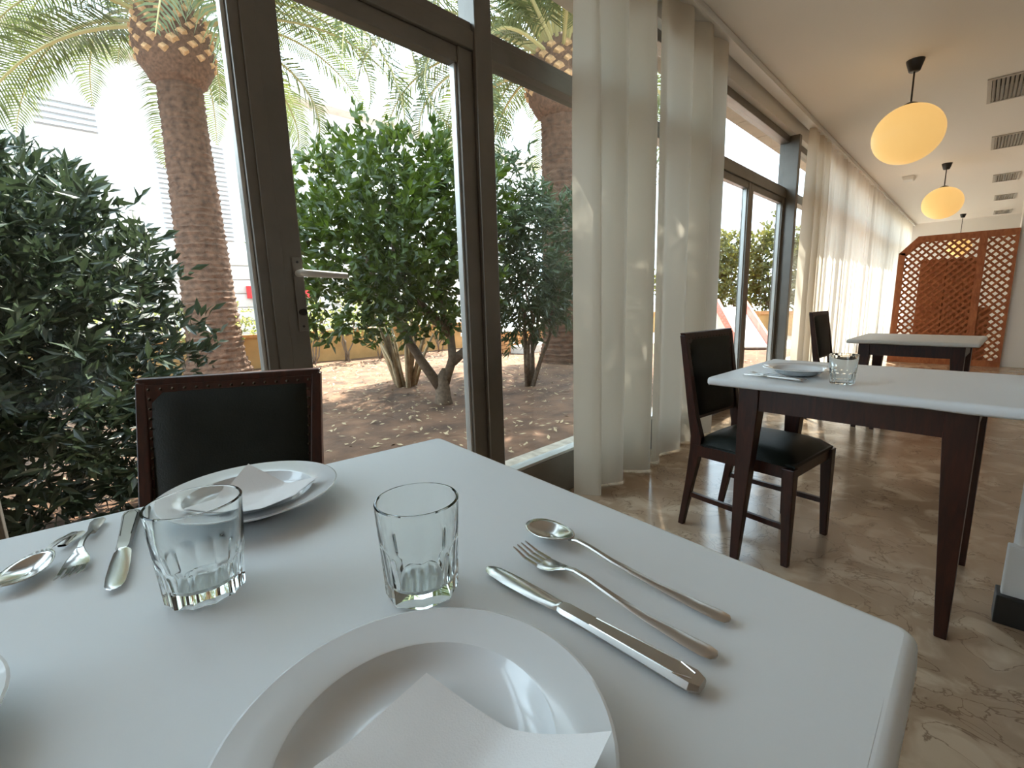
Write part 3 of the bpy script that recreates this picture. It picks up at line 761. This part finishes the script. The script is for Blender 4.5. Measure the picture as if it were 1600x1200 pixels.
# big dark shrub by the glass
rnd = random.Random(21)
sh = empty('dark_shrub', (-2.95, -.35, GZ)); tag(sh, 'large dense dark-leaved shrub close against the near glass door', 'shrub')
blobs = [((-2.95, -.25, .85), (.70, .80, .85)), ((-2.95, -.5, 1.35), (.62, .75, .52)), ((-3.0, .10, 1.2), (.5, .42, .48)), ((-2.9, -.9, 1.0), (.8, .8, 1.0)), ((-2.95, .05, .45), (.45, .42, .5))]
foliage(sh, L_dark, clusters(blobs, 4200, 9, rnd, .10, .15, smin=.5, smax=.95), 300)
stems(sh, (-2.95, -.35, GZ), [(-2.9+rnd.uniform(-.5, .5), -.3+rnd.uniform(-.8, .6), rnd.uniform(.9, 1.7)) for _ in range(9)], .022, .006, 'bark', rnd)
# glossy shrub-tree
rnd = random.Random(22)
tp = (-3.80, 2.84, GZ); tree = empty('camellia_tree', tp); tag(tree, 'leafy multi-stemmed small tree with glossy leaves outside the near door', 'tree')
blobs = [((-3.95, 2.35, 1.75), (.75, .80, .75)), ((-3.85, 2.75, 1.35), (.70, .75, .60)), ((-4.05, 2.0, 1.35), (.5, .55, .6)), ((-3.7, 3.0, 2.0), (.55, .55, .55)), ((-4.0, 2.5, 2.25), (.45, .5, .35))]
foliage(tree, L_green, clusters(blobs, 1150, 9, rnd, .15, .2), 300)
P = [Vector((0, 0, -.05)), Vector((.0, 0, .06)), Vector((.0, 0, .16)), Vector((.005, .005, .27)), Vector((.01, .02, .36))]
MB().tube(P, [.11, .085, .075, .06, .02], 10).build('trunk', 'bark', tree, True)
for pts in ([(0, 0, .12), (-.12, -.16, .45), (-.2, -.3, .75), (-.25, -.5, 1.2), (-.3, -.7, 1.7)],
            [(0, 0, .14), (.06, .1, .45), (.02, .12, .72), (-.05, .05, 1.1), (.05, .1, 1.7)],
            [(.05, .1, .42), (.13, .25, .55), (.16, .3, .9), (.1, .3, 1.5)],
            [(.02, .12, .7), (-.15, -.05, .95), (-.3, -.25, 1.4), (-.3, -.3, 2.0)]):
    MB().tube(pts, [.055, .046, .036, .026, .014][:len(pts)], 8).build('branch', 'bark', tree, True)
# clump of pale bare stems
rnd = random.Random(23)
cl = empty('stem_clump', (-4.95, 3.15, GZ)); tag(cl, 'clump of pale thin stems rising behind the glossy-leaved tree', 'shrub')
for k in range(16):
    a = rnd.uniform(0, 2*PI); r = rnd.uniform(.03, .16); h = rnd.uniform(.5, 1.2); s = rnd.uniform(.15, .45)
    b = Vector((r*math.cos(a), r*math.sin(a), -.02)); e = b+Vector((s*math.cos(a), s*math.sin(a), h))
    MB().tube([b, b.lerp(e, .5)+Vector((0, 0, .06)), e], [.03, .022, .012], 6).build('stem', 'bark_pale', cl, True)
foliage(cl, L_green, clusters([((-4.95, 3.1, 1.15), (.55, .6, .5))], 90, 8, rnd, .15, .3), 0)
# narrow-leaved shrub before the right palm
rnd = random.Random(24)
ol = empty('oleander_shrub', (-3.75, 4.1, GZ)); tag(ol, 'tall narrow-leaved shrub between the small tree and the right palm', 'shrub')
blobs = [((-3.75, 4.05, 1.5), (.55, .62, .75)), ((-3.6, 4.35, 1.55), (.5, .5, .75)), ((-3.8, 3.8, 2.1), (.4, .4, .5)), ((-3.9, 4.2, 1.0), (.5, .6, .4))]
foliage(ol, L_olive, clusters(blobs, 900, 10, rnd, .16, .2, updir=-.4), 300)
stems(ol, (-3.75, 4.1, GZ), [(-3.75+rnd.uniform(-.4, .4), 4.1+rnd.uniform(-.5, .5), rnd.uniform(1.2, 2.2)) for _ in range(6)], .03, .008, 'bark', rnd, 'stem')

# ------------------------------------------------------------------ garden wall, hedge, bench
def gw(x0, y0, x1, y1): return (x0, y0), (x1, y1)
wA, wB = Vector((-9.75, -5.0, 0)), Vector((-8.2, 6.9, 0)); dW = (wB-wA); lenW = dW.length
wall = MB().box((0, -.11, 0), (lenW, .11, .58)).build('garden_wall', 'ochre'); wall.location = (wA.x, wA.y, 0); wall.rotation_euler = (0, 0, math.atan2(dW.y, dW.x))
tag(wall, 'low ochre rendered garden wall behind the hedge stems', 'wall')
MB().box((0, -.14, .58), (lenW, .14, .63)).build('coping', 'brick', wall)
rnd = random.Random(31)
first = None
for k in range(13):
    y = -1.6+k*.62; x = wA.x+dW.x*(y-wA.y)/dW.y + .50+rnd.uniform(-.06, .06)
    hs = empty('hedge_shrub', (x, y, GZ)); tag(hs, 'light green hedge shrub with bare stems before the ochre wall', 'shrub', 'hedge shrubs before the ochre wall')
    foliage(hs, L_light, clusters([((x+.02, y, .92), (.26, .34, .28)), ((x, y+.1, .72), (.22, .3, .2))], 60, 8, rnd, .09, .2), 0)
    stems(hs, (x, y, GZ), [(x+rnd.uniform(-.15, .15), y+rnd.uniform(-.3, .3), rnd.uniform(.7, 1.0)) for _ in range(5)], .016, .007, 'bark', rnd, 'stem', .05)
# low brick ledge with white coping
be = empty('brick_ledge', (-6.75, 7.0, 0), math.atan2(2.0, -.35)); tag(be, 'low orange brick ledge with white coping beside the right palm', 'ledge')
bx = MB().box((-.115, -.05, 0), (.115, .05, .07)); fb = None
for row in range(5):
    for k in range(12):
        if fb is None: o = fb = bx.build('brick', 'brick', be, bevel=.004)
        else: o = fb.copy(); COL.objects.link(o); o.parent = be
        o.location = (-1.4+k*.24+(.12 if row % 2 else 0), 0, .05+row*.08)
MB().box((-1.56, .0, .0), (1.6, .045, .46)).build('core', 'ochre', be)
MB().box((-1.62, -.12, .455), (1.62, .12, .52)).build('coping', 'coping', be, bevel=.008)
st = MB().box((-.55, -.2, 0), (.55, .2, .15)).build('stone_step', 'coping', None, bevel=.01); st.location = (-6.30, 7.05, GZ); st.rotation_euler = (0, 0, math.atan2(2.0, -.35))
tag(st, 'small pale stone block lying before the brick ledge', 'block')

# ------------------------------------------------------------------ palms
def frond_mesh(name, L, droop, seed):
    rnd = random.Random(seed); m = MB(); pts = []; n = 16
    ang = 0; p = Vector((0, 0, 0)); P = [p.copy()]; a = math.radians(32)
    for k in range(n):
        a -= droop*(0.35+1.3*k/n)/n
        p = p+Vector((math.cos(a), 0, math.sin(a)))*L/n; P.append(p.copy())
    me_v = MB(); me_v.tube(P, [.032*(1-.9*k/n)+.003 for k in range(n+1)], 5); nr = len(me_v.f)
    nl = 78
    for i in range(nl):
        t = .10+.90*i/nl; f = t*n; k = min(int(f), n-1); q = P[k].lerp(P[k+1], f-k); d = (P[k+1]-P[k]).normalized()
        ln = L*.15*math.sin(PI*min(1, .16+t*.86))**.6*rnd.uniform(.85, 1.1)+.06
        nrm = Vector((-d.z, 0, d.x))
        for s in (-1, 1):
            dr = (Vector((0, s, 0))*.80+d*.55+nrm*rnd.uniform(.0, .35)).normalized()
            e1 = q+dr*ln*.55; e2 = q+dr*ln+Vector((0, 0, -ln*rnd.uniform(.15, .4)))
            w = d*.016
            me_v.add([q-w*.6, q+w*.6, e1+w, e1-w, e2], [(0, 1, 2, 3), (3, 2, 4)])
    me = bpy.data.meshes.new(name); me.from_pydata(me_v.v, [], me_v.f)
    me.materials.append(M['frond']); me.materials.append(M['rachis'])
    for i, pl in enumerate(me.polygons): pl.material_index = 1 if i < nr else 0
    me.update(); return me
FR = [frond_mesh('frond_%d' % k, L, dr, k) for k, (L, dr) in enumerate([(3.6, 1.9), (4.0, 2.3), (3.5, 2.7), (4.1, 1.6), (3.2, 3.0)])]
def palm(loc, r0, r1, hb, ht, label, seed, nfr, fscale=1, tilt_lo=-1.0):
    rnd = random.Random(seed); p = empty('palm_tree', loc); tag(p, label, 'palm')
    # ringed trunk
    n = 36; rings = []; nz = 150
    for k in range(nz+1):
        z = -.05+(hb+.05)*k/nz; t = z/hb; r = r0+(r1-r0)*min(1, max(0, t*1.15))**.7
        r *= 1+.35*max(0, .08-t)/.08*.5
        saw = ((k % 3)/3.0)*.11
        rings.append([((r*(1+saw*rnd.uniform(.2, 1.3)) )*math.cos(2*PI*j/n+k*.09), (r*(1+saw*rnd.uniform(.2, 1.3)))*math.sin(2*PI*j/n+k*.09), z+rnd.uniform(-.010, .010)) for j in range(n)])
    m = MB(); m.loft(rings); m.build('trunk', 'palm_bark', p, 50)
    # swollen crown base
    prof = [(r1*1.0, hb-.06), (r1*1.25, hb), (r1*1.62, hb+.22*(ht-hb)), (r1*1.78, hb+.45*(ht-hb)), (r1*1.70, hb+.7*(ht-hb)), (r1*1.45, ht), (r1*.8, ht+.25)]
    rings = []
    for i in range(len(prof)-1):
        for q in range(5):
            f = q/5; r = prof[i][0]*(1-f)+prof[i+1][0]*f; z = prof[i][1]*(1-f)+prof[i+1][1]*f
            rings.append([(r*(1+rnd.uniform(-.03, .03))*math.cos(2*PI*j/n), r*(1+rnd.uniform(-.03, .03))*math.sin(2*PI*j/n), z) for j in range(n)])
    m = MB(); m.loft(rings); m.build('crown_base', 'palm_boot_dark', p, 60)
    # cut leaf bases: diamonds
    bm_ = MB(); bm_.add([(0, -.09, 0), (0, 0, -.065), (0, .09, 0), (0, 0, .065), (.055, -.062, .025), (.062, 0, -.02), (.055, .062, .025), (.05, 0, .062)],
                        [(4, 5, 6, 7), (0, 1, 5, 4), (1, 2, 6, 5), (2, 3, 7, 6), (3, 0, 4, 7)])
    fb = None; rows = 6
    for i in range(rows):
        t = .30+.66*i/(rows-1); z = hb+t*(ht-hb); rr = np.interp(z, [a[1] for a in prof], [a[0] for a in prof]); cnt = 13
        for j in range(cnt):
            a = 2*PI*(j+.5*(i % 2))/cnt
            if fb is None: o = fb = bm_.build('leaf_base', 'palm_boot', p)
            else: o = fb.copy(); COL.objects.link(o); o.parent = p
            o.location = (rr*.97*math.cos(a), rr*.97*math.sin(a), z); o.rotation_euler = (0, rnd.uniform(-.15, .15), a); s = rnd.uniform(.8, 1.15)*r1/.33; o.scale = (s, s, s)
    # fronds
    for k in range(nfr):
        a = 2*PI*k*.381966+rnd.uniform(-.15, .15); t = k/nfr
        pit = -(1.0-1.45*t)              # young fronds up, old ones down
        o = bpy.data.objects.new('frond', FR[rnd.randrange(len(FR))]); COL.objects.link(o); o.parent = p
        rr = r1*(1.3-.7*(1-t)); z = ht-.12*t+.25*(1-t)
        o.location = (rr*math.cos(a), rr*math.sin(a), z); s = rnd.uniform(.85, 1.08)*fscale; o.scale = (s, s, s)
        o.rotation_euler = (rnd.uniform(-.3, .3), pit*.9, a)
    return p
palm((-8.3, 1.93, GZ), .40, .27, 4.15, 5.0, 'tall date palm standing before the white building with louvred shutters', 41, 56)
palm((-4.75, 6.05, GZ), .36, .30, 3.75, 4.55, 'date palm with swollen crown base beside the brick ledge', 42, 62, .95)

# ------------------------------------------------------------------ building behind
BX = -14.0
bl = empty('white_building', (BX, 4, 0)); tag(bl, 'white rendered building with louvred shutters and stone block base', 'building')
MB().box((-6, -12, 0), (0, 12, 6.6)).build('wall', 'building', bl)
MB().box((-6.3, -12.3, 6.6), (.5, 12.3, 6.85)).build('roof_edge', 'block', bl)
def louvre(y0, y1, z0, z1):
    f = MB().box((.0, y0-4, z0), (.04, y1-4, z1)).build('shutter', 'shutter', bl)
    nn = int((z1-z0)/.11)
    for k in range(nn):
        z = z0+(z1-z0)*(k+.5)/nn
        MB().hexa([(.04, y0-4, z-.03), (.09, y0-4, z-.045), (.09, y1-4, z-.045), (.04, y1-4, z-.03)], [(.04, y0-4, z+.03), (.09, y0-4, z-.03), (.09, y1-4, z-.03), (.04, y1-4, z+.03)]).build('louvre_slat', 'building', f)
louvre(2.55, 4.0, 2.8, 5.15); louvre(.6, 1.6, 4.9, 5.5); 
bx = MB().box((0, -.59, -.17), (.06, .59, .17)); fb = None
for row in range(7):
    for k in range(14):
        if fb is None: o = fb = bx.build('stone_block', 'block', bl, bevel=.012)
        else: o = fb.copy(); COL.objects.link(o); o.parent = bl
        o.location = (.0, -7.5+k*1.2+(.6 if row % 2 else 0), .2+row*.36)
sg = MB().box((0, -.88, -.16), (.05, .88, .16)).build('wall_sign', 'red'); sg.location = (BX+.075, 5.0, 1.50); tag(sg, 'red wall sign with a small white emblem on the stone block base', 'sign')
MB().box((.05, -.42, -.10), (.056, -.20, .11)).build('emblem', 'sign_white', sg)
MB().add([(.058, -.38, -.06), (.058, -.35, -.06), (.058, -.35, .07), (.058, -.38, .07), (.058, -.27, -.06), (.058, -.24, -.06), (.058, -.36, .07), (.058, -.33, .07)], [(0, 1, 2, 3), (4, 5, 7, 6)]).build('emblem_mark', 'mauve', sg)
MB().box((0, -.72, -.24), (.045, -.28, -.16)).build('lower_tab', 'red', sg)

# ------------------------------------------------------------------ playground seen through the second door
rnd = random.Random(51)
for k in range(5):
    x, y = -6.3+k*.85, 13.6+rnd.uniform(-.15, .15)
    hs = empty('tall_hedge', (x, y, GZ)); tag(hs, 'tall yellow-green hedge bush beyond the playground slide', 'shrub', 'tall bushes beyond the slide')
    foliage(hs, L_hedge, [(p, d, s*2.0) for p, d, s in clusters([((x, y, 1.55+.2*(k % 2)), (.55, .5, 1.15))], 380, 8, rnd, .18, .2)], 0)
    stems(hs, (x, y, GZ), [(x+rnd.uniform(-.3, .3), y+rnd.uniform(-.3, .3), rnd.uniform(1, 1.8)) for _ in range(4)], .04, .015, 'bark', rnd, 'stem')
low = MB().box((-7.5, 12.7, 0), (-1.9, 12.85, .56)).build('playground_wall', 'ochre'); tag(low, 'low tan wall below the tall yellow-green hedge', 'wall')
MB().box((-7.5, 12.66, .56), (-1.9, 12.89, .64)).build('coping', 'brick', low)
sl_ = empty('playground_slide', (-3.25, 9.86, GZ), math.radians(-55.8)); tag(sl_, 'white playground slide with red side rails', 'slide')
MB().hexa([(-.9, -.25, 1.15), (.75, -.25, .05), (.75, .25, .05), (-.9, .25, 1.15)], [(-.9, -.25, 1.2), (.75, -.25, .1), (.75, .25, .1), (-.9, .25, 1.2)]).build('chute', 'slide_white', sl_)
for s in (-1, 1):
    y = s*.27
    MB().hexa([(-.9, y-.025, 1.12), (.78, y-.025, .0), (.78, y+.025, .0), (-.9, y+.025, 1.12)], [(-.9, y-.025, 1.55), (.78, y-.025, .36), (.78, y+.025, .36), (-.9, y+.025, 1.55)]).build('side_rail', 'slide_red', sl_)
MB().box((-1.7, -.3, 0), (-.85, .3, 1.22)).build('platform', 'slide_white', sl_, bevel=.03)
for y in (-.22, .0, .22): MB().box((-1.75, y-.02, 0), (-1.70, y+.02, 1.2)).build('ladder_bar', 'slide_red', sl_)
sl_.scale = (1, 1, .6)
